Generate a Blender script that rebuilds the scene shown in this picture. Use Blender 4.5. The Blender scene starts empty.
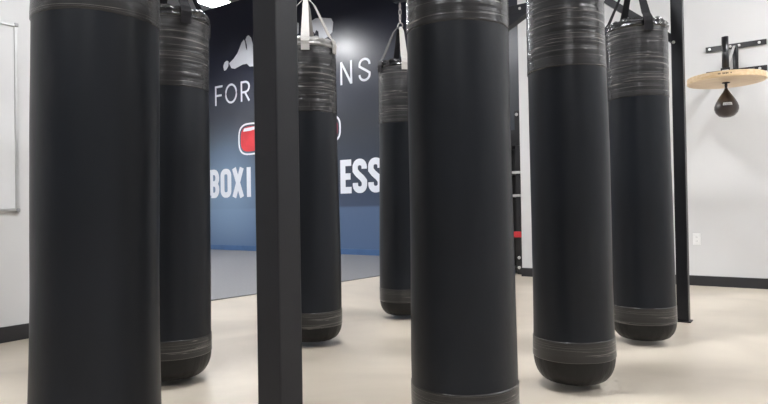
import bpy, bmesh, math, random
from mathutils import Vector, Matrix, noise
PI = math.pi
scene = bpy.context.scene
C = scene.collection

# ------------------------------------------------------------------ camera
yaw, pitch, roll, foc, CAMH = math.radians(35), .0106, .0165, 612., .82
F0 = Vector((-math.sin(yaw), math.cos(yaw), 0)); R0 = Vector((math.cos(yaw), math.sin(yaw), 0))
F = F0*math.cos(pitch) + Vector((0, 0, math.sin(pitch)))
U0 = R0.cross(F)
R = R0*math.cos(roll) - U0*math.sin(roll)
U = U0*math.cos(roll) + R0*math.sin(roll)
cd = bpy.data.cameras.new('camera'); cam = bpy.data.objects.new('camera', cd); C.objects.link(cam)
m = Matrix.Identity(4)
for i in range(3):
    m[i][0], m[i][1], m[i][2] = R[i], U[i], -F[i]
m[0][3], m[1][3], m[2][3] = 0, 0, CAMH
cam.matrix_world = m
cd.sensor_width = 36; cd.lens = foc/768*36; cd.clip_start = .02
scene.camera = cam

# ------------------------------------------------------------------ world, exposure
w = bpy.data.worlds.new('world'); scene.world = w; w.use_nodes = True
w.node_tree.nodes['Background'].inputs[0].default_value = (.95, .97, 1, 1)
w.node_tree.nodes['Background'].inputs[1].default_value = .15
vs = scene.view_settings
scene.display_settings.display_device = 'sRGB'
vs.view_transform = 'Standard'; vs.look = 'None'; vs.gamma = 1; vs.use_curve_mapping = False
vs.exposure = 0.06
LAMP = 232.0          # strength of the ceiling panels' diffusers

# ------------------------------------------------------------------ materials
def nodes_of(name):
    mt = bpy.data.materials.new(name); mt.use_nodes = True
    nt = mt.node_tree
    return mt, nt, nt.nodes['Principled BSDF']

def mat(name, col, rough=.5, metal=0, spec=.5, var=.06, scale=6, bump=0, bscale=40, stretch=(1, 1, 1), coat=0, rvar=0):
    mt, nt, b = nodes_of(name)
    N, L = nt.nodes.new, nt.links.new
    tc = N('ShaderNodeTexCoord'); mp = N('ShaderNodeMapping'); mp.inputs['Scale'].default_value = stretch
    L(tc.outputs['Object'], mp.inputs['Vector'])
    n1 = N('ShaderNodeTexNoise'); n1.inputs['Scale'].default_value = scale; n1.inputs['Detail'].default_value = 5
    L(mp.outputs[0], n1.inputs['Vector'])
    r = N('ShaderNodeValToRGB')
    r.color_ramp.elements[0].position = .3; r.color_ramp.elements[1].position = .7
    r.color_ramp.elements[0].color = tuple(max(0, c*(1-var)) for c in col)+(1,)
    r.color_ramp.elements[1].color = tuple(min(1, c*(1+var)) for c in col)+(1,)
    L(n1.outputs['Fac'], r.inputs[0]); L(r.outputs[0], b.inputs['Base Color'])
    b.inputs['Roughness'].default_value = rough; b.inputs['Metallic'].default_value = metal
    b.inputs['Specular IOR Level'].default_value = spec
    b.inputs['Coat Weight'].default_value = coat; b.inputs['Coat Roughness'].default_value = .2
    if rvar:
        mr = N('ShaderNodeMapRange'); mr.inputs[3].default_value = rough-rvar; mr.inputs[4].default_value = rough+rvar
        L(n1.outputs['Fac'], mr.inputs[0]); L(mr.outputs[0], b.inputs['Roughness'])
    if bump:
        n2 = N('ShaderNodeTexNoise'); n2.inputs['Scale'].default_value = bscale; n2.inputs['Detail'].default_value = 4
        L(mp.outputs[0], n2.inputs['Vector'])
        bp = N('ShaderNodeBump'); bp.inputs['Strength'].default_value = bump; bp.inputs['Distance'].default_value = .01
        L(n2.outputs['Fac'], bp.inputs['Height']); L(bp.outputs[0], b.inputs['Normal'])
    return mt

def tape_mat(name, col, rough, seed):
    """overlapping turns of dark tape: fine horizontal creases with pale worn edges"""
    mt, nt, b = nodes_of(name)
    N, L = nt.nodes.new, nt.links.new
    tc = N('ShaderNodeTexCoord'); mp = N('ShaderNodeMapping')
    mp.inputs['Scale'].default_value = (1.0, 1.0, 40); mp.inputs['Location'].default_value = (seed, seed*2, seed)
    L(tc.outputs['Object'], mp.inputs['Vector'])
    n = N('ShaderNodeTexNoise'); n.inputs['Scale'].default_value = 1.6; n.inputs['Detail'].default_value = 5
    L(mp.outputs[0], n.inputs['Vector'])
    mp2 = N('ShaderNodeMapping'); mp2.inputs['Scale'].default_value = (.16, .16, 12); mp2.inputs['Location'].default_value = (seed, 0, seed*3)
    L(tc.outputs['Object'], mp2.inputs['Vector'])
    wv = N('ShaderNodeTexNoise'); wv.inputs['Scale'].default_value = 3.2; wv.inputs['Detail'].default_value = 3
    L(mp2.outputs[0], wv.inputs['Vector'])
    # thin pale crease lines where the noise crosses its middle
    sub = N('ShaderNodeMath'); sub.operation = 'SUBTRACT'; sub.inputs[1].default_value = .5
    L(wv.outputs['Fac'], sub.inputs[0])
    ab = N('ShaderNodeMath'); ab.operation = 'ABSOLUTE'; L(sub.outputs[0], ab.inputs[0])
    rp = N('ShaderNodeValToRGB'); rp.color_ramp.elements[0].position = 0; rp.color_ramp.elements[1].position = .007
    rp.color_ramp.elements[0].color = (1, 1, 1, 1); rp.color_ramp.elements[1].color = (0, 0, 0, 1)
    L(ab.outputs[0], rp.inputs[0])
    mul = N('ShaderNodeMath'); mul.operation = 'MULTIPLY'; L(rp.outputs[0], mul.inputs[0])
    L(n.outputs['Fac'], mul.inputs[1])
    r2 = N('ShaderNodeValToRGB')
    r2.color_ramp.elements[0].position = .3; r2.color_ramp.elements[1].position = .7
    r2.color_ramp.elements[0].color = tuple(c*.8 for c in col)+(1,); r2.color_ramp.elements[1].color = tuple(c*1.25 for c in col)+(1,)
    L(n.outputs['Fac'], r2.inputs[0])
    mx = N('ShaderNodeMix'); mx.data_type = 'RGBA'
    L(mul.outputs[0], mx.inputs[0]); L(r2.outputs[0], mx.inputs[6]); mx.inputs[7].default_value = (.42, .40, .37, 1)
    L(mx.outputs[2], b.inputs['Base Color'])
    b.inputs['Roughness'].default_value = rough
    bp = N('ShaderNodeBump'); bp.inputs['Strength'].default_value = .55; bp.inputs['Distance'].default_value = .006
    L(n.outputs['Fac'], bp.inputs['Height']); L(bp.outputs[0], b.inputs['Normal'])
    return mt

M = {}
M['white_wall'] = mat('white wall paint', (.66, .66, .665), .55, var=.015, scale=1.2, bump=.06, bscale=120)
M['dark_wall'] = mat('charcoal wall paint', (.07, .07, .075), .6, var=.05)
M['grey_wall'] = mat('mid grey wall paint', (.35, .35, .36), .6, var=.04)
M['ceiling'] = mat('dark open ceiling paint', (.35, .35, .36), .7, var=.03, scale=1)
M['black_trim'] = mat('black rubber baseboard', (.022, .022, .025), .42, var=.1)
M['blue_trim'] = mat('blue painted baseboard', (.055, .12, .26), .4, var=.1)
M['steel'] = mat('dark powder coated steel', (.0095, .010, .0135), .42, spec=.35, var=.08, scale=14, bump=.05, bscale=300)
M['bolt'] = mat('zinc bolt', (.7, .7, .7), .3, .9)
M['vinyl'] = mat('matte dark bag vinyl', (.0075, .0095, .0138), .42, var=.22, scale=3.5, bump=.2, bscale=9, stretch=(1, 1, .5), spec=.3)
M['vinyl_base'] = mat('black pleated bag bottom', (.0045, .0045, .005), .45, spec=.3, var=.2, scale=8, bump=.35, bscale=30, stretch=(1, 1, .3))
M['collar'] = mat('glossy crumpled black vinyl collar', (.012, .012, .014), .2, var=.2, bump=.5, bscale=22, coat=.6)
M['collar_pale'] = mat('crumpled grey vinyl collar', (.22, .215, .21), .28, var=.35, scale=12, bump=.6, bscale=22, coat=.4)
M['strap_dark'] = mat('dark nylon strap', (.016, .0155, .019), .7, spec=.25, bump=.2, bscale=200)
M['strap_pale'] = mat('pale grey nylon strap', (.42, .40, .38), .5, bump=.2, bscale=200)
M['chain'] = mat('steel chain', (.35, .34, .33), .3, .9)
M['speed_leather'] = mat('dark brown speed bag leather', (.028, .018, .016), .3, var=.2, bump=.1, coat=.4)
M['board_white'] = mat('white dry erase surface', (.72, .72, .73), .15, var=.005, coat=.3)
M['alu'] = mat('brushed aluminium', (.62, .62, .62), .35, .7)
M['grey_plastic'] = mat('grey plastic', (.35, .35, .36), .45)
M['outlet'] = mat('white outlet plastic', (.82, .82, .82), .3, var=.01)
M['slot'] = mat('dark outlet slot', (.05, .05, .05), .5)
M['rubber_grey'] = mat('grey speckled rubber flooring', (.17, .17, .18), .55, var=.12, scale=70)
M['rack_black'] = mat('black rack enamel', (.012, .012, .014), .3, var=.2)
M['red_vinyl'] = mat('red vinyl', (.55, .03, .04), .35, var=.1)
M['iron'] = mat('black cast iron', (.02, .02, .022), .35, var=.2)
M['white_ink'] = mat('white printed vinyl', (.74, .76, .82), .4, var=.015)
M['red_ink'] = mat('red printed vinyl', (.62, .035, .045), .35, var=.15, scale=3)
M['dark_red_ink'] = mat('dull red printed vinyl', (.25, .04, .07), .35, var=.15, scale=3)
M['label'] = mat('silver label', (.7, .7, .7), .35, .3)
M['black_print'] = mat('black print', (.03, .02, .015), .5)

# pale polished concrete
mt, nt, b = nodes_of('polished beige concrete'); N, L = nt.nodes.new, nt.links.new
tc = N('ShaderNodeTexCoord')
n1 = N('ShaderNodeTexNoise'); n1.inputs['Scale'].default_value = 1.1; n1.inputs['Detail'].default_value = 7; n1.inputs['Distortion'].default_value = .8
L(tc.outputs['Object'], n1.inputs['Vector'])
r = N('ShaderNodeValToRGB'); e = r.color_ramp.elements
e[0].position = .34; e[0].color = (.46, .403, .332, 1); e[1].position = .66; e[1].color = (.60, .535, .448, 1)
L(n1.outputs['Fac'], r.inputs[0]); L(r.outputs[0], b.inputs['Base Color'])
mr = N('ShaderNodeMapRange'); mr.inputs[3].default_value = .26; mr.inputs[4].default_value = .42
L(n1.outputs['Fac'], mr.inputs[0]); L(mr.outputs[0], b.inputs['Roughness'])
b.inputs['Specular IOR Level'].default_value = .4
M['floor'] = mt

# oak plywood of the speed bag platform
mt, nt, b = nodes_of('pale plywood'); N, L = nt.nodes.new, nt.links.new
tc = N('ShaderNodeTexCoord'); mp = N('ShaderNodeMapping'); mp.inputs['Scale'].default_value = (2, 14, 14)
L(tc.outputs['Object'], mp.inputs['Vector'])
n1 = N('ShaderNodeTexNoise'); n1.inputs['Scale'].default_value = 3; n1.inputs['Detail'].default_value = 6; L(mp.outputs[0], n1.inputs['Vector'])
r = N('ShaderNodeValToRGB'); e = r.color_ramp.elements
e[0].position = .35; e[0].color = (.66, .47, .27, 1); e[1].position = .65; e[1].color = (.78, .60, .38, 1)
L(n1.outputs['Fac'], r.inputs[0]); L(r.outputs[0], b.inputs['Base Color']); b.inputs['Roughness'].default_value = .35
M['plywood'] = mt

# the mural wall: navy turning slate and blue towards the bottom, paler blue patch lower left
mt, nt, b = nodes_of('glossy navy mural wall'); N, L = nt.nodes.new, nt.links.new
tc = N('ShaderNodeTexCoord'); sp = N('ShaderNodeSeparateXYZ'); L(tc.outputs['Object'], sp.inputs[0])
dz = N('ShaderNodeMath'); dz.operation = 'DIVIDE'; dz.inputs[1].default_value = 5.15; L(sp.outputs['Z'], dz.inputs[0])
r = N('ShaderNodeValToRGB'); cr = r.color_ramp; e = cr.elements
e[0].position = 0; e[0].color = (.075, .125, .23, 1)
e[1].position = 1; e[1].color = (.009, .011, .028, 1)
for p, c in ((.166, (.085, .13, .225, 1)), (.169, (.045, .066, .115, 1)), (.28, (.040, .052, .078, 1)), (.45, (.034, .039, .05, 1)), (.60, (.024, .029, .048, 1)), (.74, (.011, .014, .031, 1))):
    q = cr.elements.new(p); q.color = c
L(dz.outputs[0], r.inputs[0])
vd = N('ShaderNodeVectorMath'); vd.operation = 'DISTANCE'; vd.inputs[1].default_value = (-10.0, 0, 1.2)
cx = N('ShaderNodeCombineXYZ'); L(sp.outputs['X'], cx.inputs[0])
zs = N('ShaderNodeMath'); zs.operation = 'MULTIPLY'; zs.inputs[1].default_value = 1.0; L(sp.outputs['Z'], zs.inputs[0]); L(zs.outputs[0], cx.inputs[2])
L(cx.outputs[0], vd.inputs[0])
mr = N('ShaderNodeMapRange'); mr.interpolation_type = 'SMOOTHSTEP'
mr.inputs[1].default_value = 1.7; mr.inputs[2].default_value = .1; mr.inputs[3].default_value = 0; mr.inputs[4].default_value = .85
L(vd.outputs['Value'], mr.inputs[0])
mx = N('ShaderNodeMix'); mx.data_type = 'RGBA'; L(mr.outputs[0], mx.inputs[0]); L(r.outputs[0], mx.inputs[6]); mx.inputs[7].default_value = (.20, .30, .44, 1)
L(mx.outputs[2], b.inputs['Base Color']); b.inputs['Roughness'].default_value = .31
b.inputs['Specular IOR Level'].default_value = .5
M['mural'] = mt

mt, nt, b = nodes_of('lit lamp diffuser'); b.inputs['Base Color'].default_value = (.9, .9, .9, 1)
b.inputs['Emission Color'].default_value = (.975, .985, 1, 1); b.inputs['Emission Strength'].default_value = LAMP
M['diffuser'] = mt

# ------------------------------------------------------------------ helpers
def link(name, bm, m, parent=None, smooth=False, bevel=0, loc=None):
    me = bpy.data.meshes.new(name); bm.normal_update(); bm.to_mesh(me); bm.free()
    o = bpy.data.objects.new(name, me); C.objects.link(o)
    for x in (m if isinstance(m, (list, tuple)) else [m]): me.materials.append(M[x])
    if smooth:
        for p in me.polygons: p.use_smooth = True
    if bevel:
        bv = o.modifiers.new('bevel', 'BEVEL'); bv.width = bevel; bv.segments = 2; bv.limit_method = 'ANGLE'
    if parent: o.parent = parent
    if loc: o.location = loc
    return o

def tag(o, label, cat, group=None):
    o['label'] = label; o['category'] = cat
    if group: o['group'] = group
    return o

def thing(name, label, cat, loc=(0, 0, 0), rz=0, group=None):
    o = bpy.data.objects.new(name, None); C.objects.link(o)
    o.location = loc; o.rotation_euler = (0, 0, rz)
    return tag(o, label, cat, group)

def box(bm, x0, x1, y0, y1, z0, z1, mi=0):
    v = [bm.verts.new(p) for p in ((x0,y0,z0),(x1,y0,z0),(x1,y1,z0),(x0,y1,z0),(x0,y0,z1),(x1,y0,z1),(x1,y1,z1),(x0,y1,z1))]
    for f in ((0,3,2,1),(4,5,6,7),(0,1,5,4),(1,2,6,5),(2,3,7,6),(3,0,4,7)):
        bm.faces.new([v[i] for i in f]).material_index = mi
    return bm

def bx(*a):
    return box(bmesh.new(), *a)

def bar(bm, a, b, w, t, up=(0, 0, 1)):
    """rectangular bar from a to b, w wide across, t thick along up"""
    a, b, up = Vector(a), Vector(b), Vector(up)
    d = (b-a).normalized(); s = d.cross(up).normalized(); u = s.cross(d).normalized()
    v = []
    for p in (a, b):
        for i, j in ((-1,-1),(1,-1),(1,1),(-1,1)):
            v.append(bm.verts.new(p + s*(i*w/2) + u*(j*t/2)))
    for f in ((0,1,2,3),(7,6,5,4),(0,4,5,1),(1,5,6,2),(2,6,7,3),(3,7,4,0)):
        bm.faces.new([v[i] for i in f])
    return bm

def tube(bm, pts, rad, seg=14, caps=True):
    pts = [Vector(p) for p in pts]; rings = []
    for i, p in enumerate(pts):
        d = (pts[min(i+1, len(pts)-1)] - pts[max(i-1, 0)]).normalized()
        a = d.orthogonal().normalized() if i == 0 else (pa - d*pa.dot(d)).normalized()
        pa = a; c = d.cross(a)
        rr = rad[i] if isinstance(rad, (list, tuple)) else rad
        rings.append([bm.verts.new(p + (a*math.cos(2*PI*k/seg) + c*math.sin(2*PI*k/seg))*rr) for k in range(seg)])
    for A, B in zip(rings, rings[1:]):
        for k in range(seg): bm.faces.new((A[k], A[(k+1) % seg], B[(k+1) % seg], B[k]))
    if caps:
        bm.faces.new(rings[0][::-1]); bm.faces.new(rings[-1])
    return bm

def lathe(prof, seg=72, wob=None, cap0=True, cap1=True, bm=None):
    """prof = [(radius, z)], wob(angle, z) multiplies the radius / returns (factor, dz)"""
    bm = bm or bmesh.new(); rings = []
    for r_, z in prof:
        ring = []
        for k in range(seg):
            a = 2*PI*k/seg
            f, dzz = wob(a, z) if wob else (1, 0)
            ring.append(bm.verts.new((r_*f*math.cos(a), r_*f*math.sin(a), z+dzz)))
        rings.append(ring)
    for A, B in zip(rings, rings[1:]):
        for k in range(seg): bm.faces.new((A[k], A[(k+1) % seg], B[(k+1) % seg], B[k]))
    if cap0: bm.faces.new(rings[0][::-1])
    if cap1: bm.faces.new(rings[-1])
    return bm

def struct(name, bm, m, **k):
    o = link(name, bm, m, **k); o['kind'] = 'structure'; return o

# ------------------------------------------------------------------ the room
XL, YR, YM, XC, H = -4.27, 6.80, 8.60, -2.80, 5.15
struct('floor', bx(-13.2, 6.2, -5.2, 8.8, -.1, 0), 'floor')
struct('ceiling', bx(-13.2, 6.2, -5.2, 8.8, H, H+.1), 'ceiling')
struct('wall_right', bx(XC, 6.0, YR, 8.8, 0, H), 'white_wall')
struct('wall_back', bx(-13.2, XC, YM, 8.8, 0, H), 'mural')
struct('wall_left', bx(XL-.15, XL, -5, 2.95, 0, H), 'white_wall')
struct('wall_far_left', bx(-13.2, -13.0, -5, YM, 0, H), 'white_wall')
struct('wall_side', bx(6.0, 6.2, -5, 8.8, 0, H), 'grey_wall')
struct('wall_front', bx(-13.2, 6.2, -5.2, -5, 0, H), 'dark_wall')
struct('baseboard_right', bx(XC-.008, 5.99, YR-.012, YR, 0, .10), 'black_trim', bevel=.003)
struct('baseboard_left', bx(XL, XL+.012, -4.99, 2.95, 0, .10), 'black_trim', bevel=.003)
struct('baseboard_back', bx(-12.99, XC-.01, YM-.016, YM, .0, .11), 'blue_trim', bevel=.003)

# grey rubber floor in the area beyond
bm = bmesh.new()
pts = [(-12.95, 3.1), (-4.58, 3.1), (-4.36, 5.35), (-4.16, 8.57), (-12.95, 8.57)]
lo = [bm.verts.new((x, y, .001)) for x, y in pts]; hi = [bm.verts.new((x, y, .010)) for x, y in pts]
bm.faces.new(hi); bm.faces.new(lo[::-1])
for i in range(5): bm.faces.new((lo[i], lo[(i+1) % 5], hi[(i+1) % 5], hi[i]))
tag(link('rubber_mat', bm, 'rubber_grey'), 'large flat grey rubber mat in front of the navy mural wall', 'floor mat')

# ------------------------------------------------------------------ ceiling lights
def make_light(x, y, label, z=4.35):
    t = thing('pendant_light', label, 'hanging light', (x, y, z), 0, 'hanging light panels')
    bm = bmesh.new(); w_, d_ = .24, .22
    for a in ((-w_, w_, -d_, -d_+.02), (-w_, w_, d_-.02, d_), (-w_, -w_+.02, -d_+.02, d_-.02), (w_-.02, w_, -d_+.02, d_-.02)):
        box(bm, *a, 0, .09)
    box(bm, -w_+.02, w_-.02, -d_+.02, d_-.02, .075, .088)
    link('housing', bm, 'alu', t)
    link('diffuser', bx(-w_+.021, w_-.021, -d_+.021, d_-.021, .004, .03), 'diffuser', t)
    for sx in (-1, 1):
        link('hanging_cable', tube(bmesh.new(), [(sx*.2, 0, .088), (sx*.2, 0, H-z)], .003, 6), 'steel', t)
for (x, y) in [(-8.22, 6.79), (-1.6, 2.1), (-8.2, 2.1), (3.0, 2.1), (-1.6, -2.6), (-8.2, -2.6), (2.0, -2.6), (-11.8, 4.4), (4.6, 4.4), (-5.3, 5.0), (1.25, 5.5)]:  # last panel added to wash the right wall, another to lift a bag's shadow
    make_light(x, y, 'bright light at the top edge above the navy mural wall' if (x, y) == (-8.22, 6.79) else 'unseen hanging light panel overhead, out of the frame')

# ------------------------------------------------------------------ writing and emblems on the mural
YW = YM - .001
def slab(polys, name, m, parent, t=.004, y=YW, groups=None):
    bm = bmesh.new(); t0 = t
    for pk, poly in enumerate(polys):
        t = t0+(groups[pk]*.0015 if groups else 0)
        area = sum(poly[i][0]*poly[(i+1) % len(poly)][1]-poly[(i+1) % len(poly)][0]*poly[i][1] for i in range(len(poly)))
        if area > 0: poly = poly[::-1]
        A = [bm.verts.new((x, y, z)) for x, z in poly]; B = [bm.verts.new((x, y-t, z)) for x, z in poly]
        try: bm.faces.new(A)
        except Exception: pass
        bm.faces.new(B[::-1])
        n_ = len(poly)
        for i in range(n_): bm.faces.new((A[(i+1) % n_], A[i], B[i], B[(i+1) % n_]))
    bmesh.ops.recalc_face_normals(bm, faces=bm.faces)
    return link(name, bm, m, parent)

def stroke(path, wd, closed=False):
    """quads along a path with mitred joints"""
    P = [Vector(p) for p in path]; n_ = len(P); out = []
    Lf, Rt = [], []
    for i in range(n_):
        if closed: a, b_ = P[i-1], P[(i+1) % n_]
        else: a, b_ = P[max(i-1, 0)], P[min(i+1, n_-1)]
        d1 = (P[i]-a).normalized() if (P[i]-a).length > 1e-6 else (b_-P[i]).normalized()
        d2 = (b_-P[i]).normalized() if (b_-P[i]).length > 1e-6 else d1
        t = (d1+d2).normalized(); nn = Vector((-t.y, t.x))
        c = max(.45, nn.dot(Vector((-d1.y, d1.x))))
        Lf.append(P[i]+nn*(wd/2/c)); Rt.append(P[i]-nn*(wd/2/c))
    for i in range(n_ if closed else n_-1):
        j = (i+1) % n_
        out.append([tuple(Lf[i]), tuple(Lf[j]), tuple(Rt[j]), tuple(Rt[i])])
    return out

def arc(cx, cz, rx, rz, a0, a1, n=8):
    return [(cx+rx*math.cos(math.radians(a0+(a1-a0)*i/n)), cz+rz*math.sin(math.radians(a0+(a1-a0)*i/n))) for i in range(n+1)]

def glyph(ch, w_, h_, s, rnd):
    """letter strokes in a w_ x h_ cell, stroke s, corner radius rnd"""
    a = s/2; W, Hh = w_-a, h_-a; r_ = rnd; m_ = h_/2
    if ch == 'F': return [([(a, 0), (a, Hh), (w_, Hh)], 0), ([(a, m_), (w_*.88, m_)], 0)]
    if ch == 'E': return [([(w_, Hh), (a, Hh), (a, a), (w_, a)], 0), ([(a, m_), (w_*.92, m_)], 0)]
    if ch == 'T': return [([(0, Hh), (w_, Hh)], 0), ([(w_/2, 0), (w_/2, Hh)], 0)]
    if ch == 'I': return [([(w_/2, 0), (w_/2, h_)], 0)]
    if ch == 'N': return [([(a, 0), (a, h_)], 0), ([(W, 0), (W, h_)], 0), ([(a*1.1, h_-a*.3), (w_-a*1.1, a*.3)], 0)]
    if ch == 'X': return [([(a, 0), (W, h_)], 0), ([(W, 0), (a, h_)], 0)]
    rx = min(rnd, w_/2-a)
    top = lambda: arc(a+rx, Hh-r_, rx, r_, 180, 90)
    if ch == 'O':
        p = arc(a+rx, a+r_, rx, r_, 180, 270)+arc(W-rx, a+r_, rx, r_, 270, 360)+arc(W-rx, Hh-r_, rx, r_, 0, 90)+arc(a+rx, Hh-r_, rx, r_, 90, 180)
        return [(p, 1)]
    if ch == 'G':
        p = arc(W-rx, Hh-r_, rx, r_, 0, 90)+arc(a+rx, Hh-r_, rx, r_, 90, 180)+arc(a+rx, a+r_, rx, r_, 180, 270)+arc(W-rx, a+r_, rx, r_, 270, 360)+[(W, m_), (w_*.5, m_)]
        return [([(W, h_*.66)]+p, 0)]
    if ch == 'S':
        q = (Hh-a)/4; rr = min(r_, q)
        p = [(W, h_*.70)]+arc(W-rx, Hh-rr, rx, rr, 0, 90)+arc(a+rx, Hh-rr, rx, rr, 90, 180)+[(a, h_*.66)]+[(a+rx*.6, h_*.56), (W-rx*.6, h_*.44), (W, h_*.34)]+arc(W-rx, a+rr, rx, rr, 0, -90)+arc(a+rx, a+rr, rx, rr, 270, 180)+[(a, h_*.30)]
        return [(p, 0)]
    if ch == 'R':
        zc = Hh-h_*.25
        p = [(a, 0), (a, Hh), (W-rx, Hh)]+arc(W-rx, zc, rx, h_*.25, 90, -90)+[(a, zc-h_*.25)]
        return [(p, 0), ([(w_*.45, zc-h_*.25), (W, 0)], 0)]
    if ch == 'B':
        p = [(a, a), (a, Hh), (W-rx, Hh)]+arc(W-rx, (Hh+m_)/2, rx, (Hh-m_)/2, 90, -90)+[(a, m_)]
        q = [(a, m_), (W-rx, m_)]+arc(W-rx, (a+m_)/2, rx, (m_-a)/2, 90, -90)+[(a, a)]
        return [(p, 0), (q, 0)]

def letter(ch, x, z, w_, h_, s, rnd, parent):
    polys = []
    for path, cl in glyph(ch, w_, h_, s, rnd):
        P = [path[0]]
        for p in path[1:]:
            if math.hypot(p[0]-P[-1][0], p[1]-P[-1][1]) > 1e-4: P.append(p)
        if cl and math.hypot(P[0][0]-P[-1][0], P[0][1]-P[-1][1]) < 1e-4: P.pop()
        polys.append(stroke([(x+px, z+pz) for px, pz in P], s, bool(cl)))
    o = slab([q for g_ in polys for q in g_], 'letter', 'white_ink', parent, groups=[i for i, g_ in enumerate(polys) for q in g_])

t = thing('wall_lettering', 'thin white capitals FOR and NS across the upper navy mural wall', 'lettering')
for ch, x, w_ in (('F', -10.355, .235), ('O', -10.04, .37), ('R', -9.56, .27), ('N', -6.935, .27), ('S', -6.52, .26)):
    letter(ch, x, 3.055, w_, .415, .042, .19 if ch == 'O' else .12, t)
t = thing('wall_lettering', 'heavy condensed white capitals BOXING FITNESS along the lower mural wall', 'lettering')
for ch, x, w_ in (('B', -10.575, .31), ('O', -10.215, .33), ('X', -9.855, .35), ('I', -9.44, .16), ('N', -9.13, .30), ('G', -8.77, .32),
                  ('F', -8.25, .27), ('I', -7.93, .15), ('T', -7.74, .31), ('N', -7.37, .32), ('E', -6.97, .25), ('S', -6.69, .315), ('S', -6.345, .315)):
    letter(ch, x, 1.10, w_, .605, .115, .09, t)

t = thing('wall_emblem', 'white winged logo high on the navy mural wall above FOR', 'emblem')
slab([[(-10.083,3.862),(-10.038,3.939),(-9.963,3.965),(-9.915,3.933),(-9.929,3.839),(-9.992,3.778),(-10.054,3.762)]], 'toe_shape', 'white_ink', t)
slab([[(-9.903,3.898),(-9.762,3.967),(-9.639,4.071),(-9.547,4.211),(-9.51,4.27),(-9.445,4.315),(-9.416,4.262),(-9.395,4.145),(-9.35,4.065),(-9.359,4.2),(-9.398,4.307),(-9.356,4.365),(-9.309,4.381),(-9.235,4.319),(-9.186,4.171),(-9.184,3.73),(-9.287,3.741),(-9.367,3.809),(-9.496,3.812),(-9.736,3.758),(-9.832,3.788)]], 'wing_shape', 'white_ink', t)
slab([[(-7.64,4.19),(-7.599,4.35),(-7.507,4.377),(-7.398,4.37),(-7.131,4.305),(-7.084,4.225),(-7.108,4.053),(-7.207,3.985),(-7.35,3.95),(-7.47,3.93),(-7.43,4.02),(-7.439,4.12),(-7.50,4.16),(-7.53,4.10),(-7.585,4.166)]], 'wing_shape', 'white_ink', t)
slab([[(-8.045,4.193),(-8.016,4.301),(-7.956,4.389),(-7.93,4.356),(-7.941,4.174),(-7.999,4.153)]], 'wing_shape', 'white_ink', t)

def rrect(cx, cz, a, b_, n, k=3.0):
    out = []
    for i in range(n):
        th = 2*PI*i/n; c, s_ = math.cos(th), math.sin(th)
        out.append((cx+a*math.copysign(abs(c)**(2/k), c), cz+b_*math.copysign(abs(s_)**(2/k), s_)))
    return out
def glove(name, cx, cz, a, b_, red, cuff, label):
    t = thing(name, label, 'emblem', group=None)
    slab(stroke(rrect(cx, cz, a, b_, 40), .034, True), 'outline', 'white_ink', t)
    slab([rrect(cx, cz, a-.055, b_-.055, 36)], 'glove_shape', red, t, .003)
    if cuff:
        slab([[(cx-a*.62, cz+b_*.52), (cx-a*.5, cz+b_*.72), (cx+a*.5, cz+b_*.78), (cx+a*.6, cz+b_*.62), (cx, cz+b_*.52)]], 'cuff_shape', 'white_ink', t, .006)
glove('glove_emblem', -9.30, 2.275, .335, .31, 'red_ink', True, 'bright red glove emblem with white outline on mural, left of the dark post')
glove('glove_emblem', -7.29, 2.29, .33, .25, 'dark_red_ink', False, 'dull red emblem whose white outline curves out from behind a bag')

# ------------------------------------------------------------------ whiteboard on the left wall
t = thing('whiteboard', 'white dry erase board with aluminium frame on the left wall', 'whiteboard')
y0, y1, z0, z1 = .1, 1.912, .84, 2.07
link('writing_surface', bx(XL+.002, XL+.012, y0+.01, y1-.01, z0+.01, z1-.01), 'board_white', t)
bm = bmesh.new()
for a in ((y0, y1, z0, z0+.022), (y0, y1, z1-.022, z1), (y0, y0+.022, z0+.022, z1-.022), (y1-.022, y1, z0+.022, z1-.022)):
    box(bm, XL+.001, XL+.022, *a)
link('frame', bm, 'alu', t, bevel=.003)
for yy, zz in ((y0, z0), (y1, z0), (y0, z1), (y1, z1)):
    link('corner_cap', bx(XL+.001, XL+.027, yy-.02 if yy == y1 else yy-.004, yy+.004 if yy == y1 else yy+.02, zz-.02 if zz == z1 else zz-.004, zz+.004 if zz == z1 else zz+.02), 'grey_plastic', t, bevel=.004)

# ------------------------------------------------------------------ outlet
t = thing('wall_outlet', 'small white electrical outlet low on the right wall', 'outlet', (-.955, YR, .462))
link('cover_plate', bx(-.035, .035, -.007, 0, -.057, .057), 'outlet', t, bevel=.003)
for s in (-1, 1):
    so = link('socket', lathe([(.0165, 0), (.0165, .002)], 20), 'outlet', t); so.location = (0, -.0071, s*.0195); so.rotation_euler = (PI/2, 0, 0)
    bm = bmesh.new()
    for xx in (-.006, .004): box(bm, xx, xx+.002, -.003, -.002, -.004, .006)
    sl = link('slot', bm, 'slot', so); sl.rotation_euler = (-PI/2, 0, 0); sl.location = (0, 0, 0)

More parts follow.
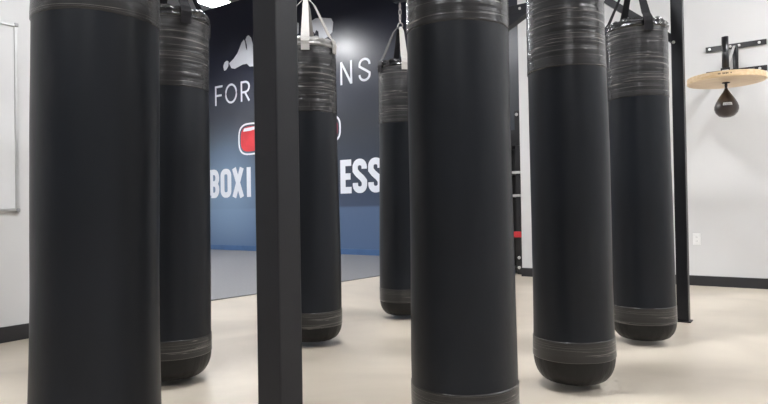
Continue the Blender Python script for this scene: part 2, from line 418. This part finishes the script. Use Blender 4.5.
# ------------------------------------------------------------------ steel bag rack
rack = thing('bag_rack', 'dark steel frame of posts and beams that carries the heavy bags', 'bag rack')
S = .0375; ZB0, ZB1 = 2.37, 2.445
def post(x, y, s=S, bolts=()):
    p = link('post', bx(x-s, x+s, y-s, y+s, .008, ZB0), 'steel', rack, bevel=.004)
    link('base_plate', bx(x-.052, x+.052, y-.052, y+.052, 0, .008), 'steel', rack, bevel=.002)
    return p
post(-1.116, 1.122, .0405); post(-2.12, 1.115); post(-.752, 4.69); post(-2.12, 4.69)
def beam(a, b): link('beam', bar(bmesh.new(), a, b, .075, .075), 'steel', rack, bevel=.004)
zc = (ZB0+ZB1)/2
beam((-2.16, 1.115, zc), (-.70, 1.115, zc)); beam((-2.16, 4.69, zc), (-.70, 4.69, zc))
beam((-2.12, 1.153, zc), (-2.12, 4.652, zc)); beam((-.90, 1.153, zc), (-.90, 4.652, zc))
link('knee_brace', bar(bmesh.new(), (-.785, 4.69, 1.975), (-1.23, 4.69, 2.345), .06, .05), 'steel', rack, bevel=.003)
bm = bmesh.new(); fr = [bm.verts.new(p) for p in ((-2.0825, 4.652, 2.37), (-1.82, 4.652, 2.37), (-2.0825, 4.652, 2.235))]
bk = [bm.verts.new((v.co.x, 4.728, v.co.z)) for v in fr]
bm.faces.new(fr[::-1]); bm.faces.new(bk)
for i in range(3): bm.faces.new((fr[i], fr[(i+1) % 3], bk[(i+1) % 3], bk[i]))
bmesh.ops.recalc_face_normals(bm, faces=bm.faces)
link('gusset_plate', bm, 'steel', rack)
def bolt(x, y, z, ax='y'):
    o = link('bolt', lathe([(.011, 0), (.011, .007), (.006, .011)], 6), 'bolt', rack); o.location = (x, y, z)
    o.rotation_euler = (PI/2, 0, 0) if ax == 'y' else (0, PI/2, 0)
bolt(-.772, 4.652, 1.945); bolt(-1.895, 4.652, 2.408)
for y in (1.853, 2.835, 3.868):
    link('hanger_arm', bar(bmesh.new(), (-2.58, y, zc), (-2.16, y, zc), .05, .05), 'steel', rack, bevel=.003)
link('hanger_arm', bar(bmesh.new(), (-1.749, .95, zc), (-1.749, 1.076, zc), .05, .05), 'steel', rack, bevel=.003)

# ------------------------------------------------------------------ heavy bags
RB = .165
def make_bag(x, y, top, up0, low=(.148, .244), r0=RB, taper=.045, tilt=0, seed=0, pale=0, palecollar=False, label='', straps=(20, 155, -155, -70)):
    rnd = random.Random(seed)
    t = thing('heavy_bag', label, 'punching bag', (x, y, 0), 0, 'tall black heavy bags hanging from the rack')
    rot = 0; t.rotation_mode = 'QUATERNION'
    from mathutils import Quaternion
    t.rotation_quaternion = Quaternion(F0, tilt)
    rims = top-.055
    def rad(z):
        k = (z-.2)/(top-.2)
        r_ = r0*(1.02-taper*k)
        r_ *= 1+.012*math.sin(z*5.1+seed*1.7)*.6
        return r_
    def wob(a, z):
        v = noise.noise(Vector((math.cos(a)*1.1+seed*3.1, math.sin(a)*1.1, z*1.9+seed)))
        v2 = noise.noise(Vector((math.cos(a)*4+seed, math.sin(a)*4, z*7)))
        return 1+.022*v+.003*v2, 0
    def wob_t(a, z):
        f, _ = wob(a, z)
        rid = noise.noise(Vector((math.cos(a)*.8+seed, math.sin(a)*.8, z*42+seed*5)))
        return f*(1+.0065*rid), .003*noise.noise(Vector((math.cos(a)*1.5, math.sin(a)*1.5+seed, z*3)))
    def zs(a, b, n): return [a+(b-a)*i/n for i in range(n+1)]
    # rounded, pleated bottom
    z0 = .018; zl = low[0]
    def wob_b(a, z):
        f, _ = wob(a, z)
        k = max(0, min(1, (zl-z)/(zl-z0)))
        return f*(1+.010*k*math.sin(a*23+2*math.sin(a*5+seed))), 0
    prof = [(.001, z0), (r0*.35, z0+.002), (r0*.55, z0+.006)]
    ra = rad(zl); hh = zl-z0-.012
    for i in range(0, 13):
        th = PI/2*i/12
        prof.append((ra*(.62+.38*math.sin(th)**.95), z0+.010+hh*(1-math.cos(th))**.9 if i < 12 else zl-.002))
    prof.append((ra, zl+.004))
    link('base_cap', lathe(prof, 96, wob_b, True, False), 'vinyl_base', t, True)
    link('lower_tape', lathe([(rad(low[0])+.0005, low[0]-.003)]+[(rad(z)+.0028, z) for z in zs(low[0]-.001, low[1]+.001, 26)]+[(rad(low[1])+.0002, low[1]+.003)], 72, wob_t, False, False), 'tape_low', t, True)
    link('outer_cover', lathe([(rad(z), z) for z in zs(low[1], up0, 60)], 72, wob, False, False), 'vinyl', t, True)
    link('upper_tape', lathe([(rad(up0)+.0002, up0-.003)]+[(rad(z)+.0028, z) for z in zs(up0-.001, rims, 90)]+[(rad(rims)-.004, rims+.004)], 96, wob_t, False, False), 'tape_up', t, True)
    # gathered collar at the mouth
    def wob_c(a, z):
        f, _ = wob(a, z)
        k = max(0, (z-rims)/(top-rims))
        g = noise.noise(Vector((math.cos(a)*7+seed, math.sin(a)*7, z*30)))
        return f*(1+.05*g*min(1, k*3+.2)), .012*k*noise.noise(Vector((math.cos(a)*5, math.sin(a)*5+seed, 2)))
    rt = rad(rims)
    prof = [(rt-.002, rims-.004), (rt+.008, rims+.004), (rt+.010, rims+.012), (rt-.002, rims+.018), (rt-.001, rims+.026), (rt+.003, rims+.034), (rt-.004, rims+.045),
            (rt-.018, rims+.055), (rt-.05, rims+.056), (rt-.07, rims+.045), (.05, rims+.04), (.001, rims+.04)]
    link('collar', lathe(prof, 128, wob_c, False, False), 'collar_pale' if palecollar else 'collar', t, True)
    # four straps gather at a ring
    zr = top+.27 if top > 1.8 else top+.25
    facing = math.atan2(-y, -x)-rot
    for k in range(4):
        a = facing+math.radians(straps[k])
        c, s_ = math.cos(a), math.sin(a)
        ro = rt+.013
        pts = [(ro, top-.088), (ro, rims), (ro+.003, rims+.02), (ro-.006, top-.006), (ro-.03, top+.02), (.055, zr-.04), (.018, zr)]
        bm = bmesh.new(); V = []
        for i, (rr, z) in enumerate(pts):
            w_ = .025 if i < 5 else (.017 if i == 5 else .010)
            d = Vector((c, s_, 0)); n_ = Vector((-s_, c, 0))
            V.append([bm.verts.new(d*(rr+o2)+n_*(w_*o1)+Vector((0, 0, z))) for o1, o2 in ((-1, 0), (1, 0), (1, .0035), (-1, .0035))])
        for A, B in zip(V, V[1:]):
            for i in range(4): bm.faces.new((A[i], A[(i+1) % 4], B[(i+1) % 4], B[i]))
        bm.faces.new(V[0][::-1]); bm.faces.new(V[-1])
        bmesh.ops.recalc_face_normals(bm, faces=bm.faces)
        so = link('strap', bm, 'strap_pale' if (pale >> k) & 1 else 'strap_dark', t)
        if (pale >> k) & 1 and pale != 15: so['label'] = 'pale grey strap'
    # ring, swivel and chain up to the beam
    bm = bmesh.new()
    tube(bm, [(.022*math.cos(i*PI/8), 0, zr+.012+.022*math.sin(i*PI/8)) for i in range(17)], .005, 8, False)
    link('ring', bm, 'chain', t, True)
    z = zr+.045; k = 0; n_ = max(1, round((2.375-z)/.042)); st = (2.375-z)/n_
    for k in range(n_):
        zc_ = z+st*(k+.5); bm = bmesh.new(); hz = st*.5+.004
        P = []
        for i in range(21):
            a = 2*PI*i/20
            px, pz = .010*math.cos(a), zc_+hz*math.sin(a)
            P.append((px, 0, pz) if k % 2 else (0, px, pz))
        tube(bm, P, .0034, 8, False)
        link('chain_link', bm, 'chain', t, True)
    return t

M['tape_low'] = tape_mat('brownish worn tape band', (.022, .0215, .0215), .30, 3.1)
M['tape_up'] = tape_mat('dark shiny tape wrap', (.028, .0275, .029), .27, 1.3)
BAGS = [  # x, y, top, upper tape start, low band, radius, taper, tilt, seed, pale straps, pale collar, strap angles
 (-1.749, .995, 1.89, 1.377, (.135, .225), .174, .035, .0125, 1, 0, False, (20, 155, -155, -70), 'nearest and widest heavy bag, at the left of the photo beside the whiteboard'),
 (-2.569, 1.853, 1.79, 1.411, (.140, .222), .178, .045, .008, 2, 0, False, (20, 110, 200, -70), 'heavy bag half hidden just right of the leftmost bag'),
 (-2.535, 2.835, 1.85, 1.406, (.122, .209), .177, .055, -.006, 3, 15, True, (-3, 62, 170, -75), 'heavy bag right behind the dark front post, pale straps and collar'),
 (-.976, 1.851, 1.90, 1.410, (.145, .236), .174, .07, -.003, 4, 0, False, (20, 155, -155, -70), 'large heavy bag in the centre foreground, its bottom cut off'),
 (-.906, 2.794, 1.90, 1.430, (.142, .226), .1765, .06, -.008, 5, 0, False, (20, 155, -155, -70), 'heavy bag between the central foreground bag and the rear right bag, top cut off'),
 (-.837, 3.880, 1.90, 1.447, (.131, .224), .176, .06, -.008, 6, 0, False, (22, 150, -150, -100), 'heavy bag at right beside the slim rack post, dark straps over a glossy rim'),
 (-2.543, 3.868, 1.92, 1.454, (.133, .225), .172, .045, .004, 7, 1, False, (10, 100, -166, -58), 'farthest heavy bag, small, left of the central foreground bag, with chain visible'),
]
for (x, y, top, u0, low, r0, taper, tilt, seed, pale, pc, st_, lab) in BAGS:
    make_bag(x, y, top, u0, low, r0, taper, tilt, seed, pale, pc, lab, st_)

# ------------------------------------------------------------------ speed bag, platform and wall bracket
PX, PY, PZ = -.60, 6.10, 1.872
t = thing('speed_bag_platform', 'round pale wooden speed bag platform on a black bracket on the right wall', 'speed bag platform')
bd = link('board', lathe([(.304, 0), (.307, .004), (.307, .046), (.304, .05)], 72), 'plywood', t, bevel=0); bd.location = (PX, PY, PZ)
def wordmarks(z, R_, a0, count, cw, parent):
    bm = bmesh.new()
    for i in range(count):
        a = a0+i*cw; p = Vector((math.cos(a), math.sin(a), 0)); q = Vector((-math.sin(a), math.cos(a), 0))
        c = p*R_
        if i % 5 != 2:
            bar(bm, c+q*(cw*R_*-.32)+Vector((0,0,z)), c+q*(cw*R_*.32)+Vector((0,0,z)), .001, .014 if i % 2 else .010)
    return link('printed_mark', bm, 'black_print', parent)
wordmarks(.027, .3072, -PI/2-.08, 9, .038, bd)
link('mast', tube(bmesh.new(), [(PX, PY, PZ+.05), (PX, PY, PZ+.40)], .028, 20), 'rack_black', t, True)
link('clamp', bx(PX-.036, PX+.036, PY-.036, PY+.036, PZ+.05, PZ+.125), 'rack_black', t, bevel=.004)
link('mast_label', bx(PX-.024, PX+.026, PY-.0385, PY-.0365, PZ+.075, PZ+.105), 'label', t)['label'] = 'silver label on the mast clamp'
XR0, XR1, XM = -.838, -.325, -.58
for z in (2.308, 2.062):
    rl = link('wall_rail', bx(XR0, XR1, YR-.012, YR-.001, z, z+.052), 'rack_black', t, bevel=.002)
    for xx in (XR0+.035, XR1-.06, XM-.045, XM+.03):
        bb = link('bolt', lathe([(.013, 0), (.013, .006), (.006, .009)], 8), 'bolt', rl); bb.location = (xx, YR-.012, z+.026); bb.rotation_euler = (PI/2, 0, 0)
link('wall_upright', bx(XM-.024, XM+.024, YR-.04, YR-.012, 2.0, 2.33), 'rack_black', t, bevel=.002)
bm = bmesh.new()
for s in (-1, 1): bar(bm, (PX+s*.03, PY+.02, PZ+.075), (XM+s*.14, YR-.012, 2.085), .03, .03)
link('support_arm', bm, 'rack_black', t, bevel=.002)
link('diagonal_stay', bar(bmesh.new(), (PX+.005, PY+.03, PZ+.13), (XM-.01, YR-.04, 2.325), .02, .012), 'bolt', t)['label'] = 'bright metal stay'
sw = link('swivel', lathe([(.032, 0), (.032, -.006), (.012, -.010), (.012, -.03), (.006, -.05)][::-1], 20), 'rack_black', t, True); sw.location = (PX, PY, PZ)

t = thing('speed_bag', 'small dark teardrop speed bag hanging under the wooden platform', 'speed bag', (PX, PY, PZ-.045))
prof = [(.001, -.262), (.03, -.260), (.062, -.247), (.085, -.222), (.0965, -.19), (.096, -.165), (.085, -.132), (.066, -.098), (.045, -.065), (.028, -.040), (.016, -.02), (.012, -.006), (.001, 0)]
sb = link('leather_body', lathe(prof, 40, lambda a, z: (1-.012*abs(math.cos(a*4))**12, 0), False, False), 'speed_leather', t, True)
bm = bmesh.new(); tube(bm, [(.009*math.cos(i*PI/8), 0, .003+.012*math.sin(i*PI/8)) for i in range(17)], .003, 8, False)
link('hanging_loop', bm, 'chain', t, True)
# curved label plate facing the room
bm = bmesh.new(); G_ = []
for j, (rr, z) in enumerate(((.0895, -.142), (.0975, -.166))):
    G_.append([bm.verts.new(((rr+.003)*math.cos(a), (rr+.003)*math.sin(a), z)) for a in [math.radians(-100+i*6) for i in range(8)]])
for i in range(7): bm.faces.new((G_[1][i], G_[1][i+1], G_[0][i+1], G_[0][i]))
bmesh.ops.solidify(bm, geom=bm.faces[:], thickness=.001)
lb = link('label_patch', bm, 'label', t); lb['label'] = 'small pale label patch'
bm = bmesh.new()
for i, a in enumerate([math.radians(-92+k*8) for k in range(4)]):
    p = Vector((math.cos(a), math.sin(a), 0)); q = Vector((-p.y, p.x, 0)); c = p*.0990
    bar(bm, c-q*.0035+Vector((0, 0, -.150)), c-q*.0035+Vector((.001, 0, -.160)), .002, .0015, (p.x, p.y, .1))
    bar(bm, c+q*.001+Vector((0, 0, -.1545)), c+q*.004+Vector((0, 0, -.1545)), .002, .0015, (p.x, p.y, .1))
link('printed_mark', bm, 'black_print', lb)

# ------------------------------------------------------------------ equipment rack by the end of the white wall
ex0, ex1, ey0, ey1 = -3.95, -2.88, 6.98, 7.42
t = thing('storage_rack', 'tall black storage rack behind the end of the white wall', 'rack')
for x in (ex0, ex1-.06):
    for y in (ey0, ey1-.06):
        link('upright', bx(x, x+.06, y, y+.06, 0, 1.98), 'rack_black', t, bevel=.003)
link('back_panel', bx(ex0+.06, ex1-.06, ey1-.03, ey1-.01, .05, 1.8), 'rack_black', t)
sh = [.045, .44, .93, 1.21, 1.55]
for z in sh:
    link('shelf', bx(ex0+.002, ex1-.002, ey0+.006, ey1-.062, z, z+.025), 'rack_black', t, bevel=.003)
    link('shelf_lip', bx(ex0+.06, ex1+.004, ey0-.008, ey0+.004, z+.005, z+(.035 if z != .44 else .075)), 'alu' if z in (.93, 1.21) else ('red_vinyl' if z == .44 else 'rack_black'), t, bevel=.002)

for z in (.08, .20, 1.93):
    o = link('bolt', lathe([(.02, 0), (.02, .008), (.012, .014)], 8), 'bolt', t); o.location = (ex1-.03, ey0, z); o.rotation_euler = (PI/2, 0, 0)
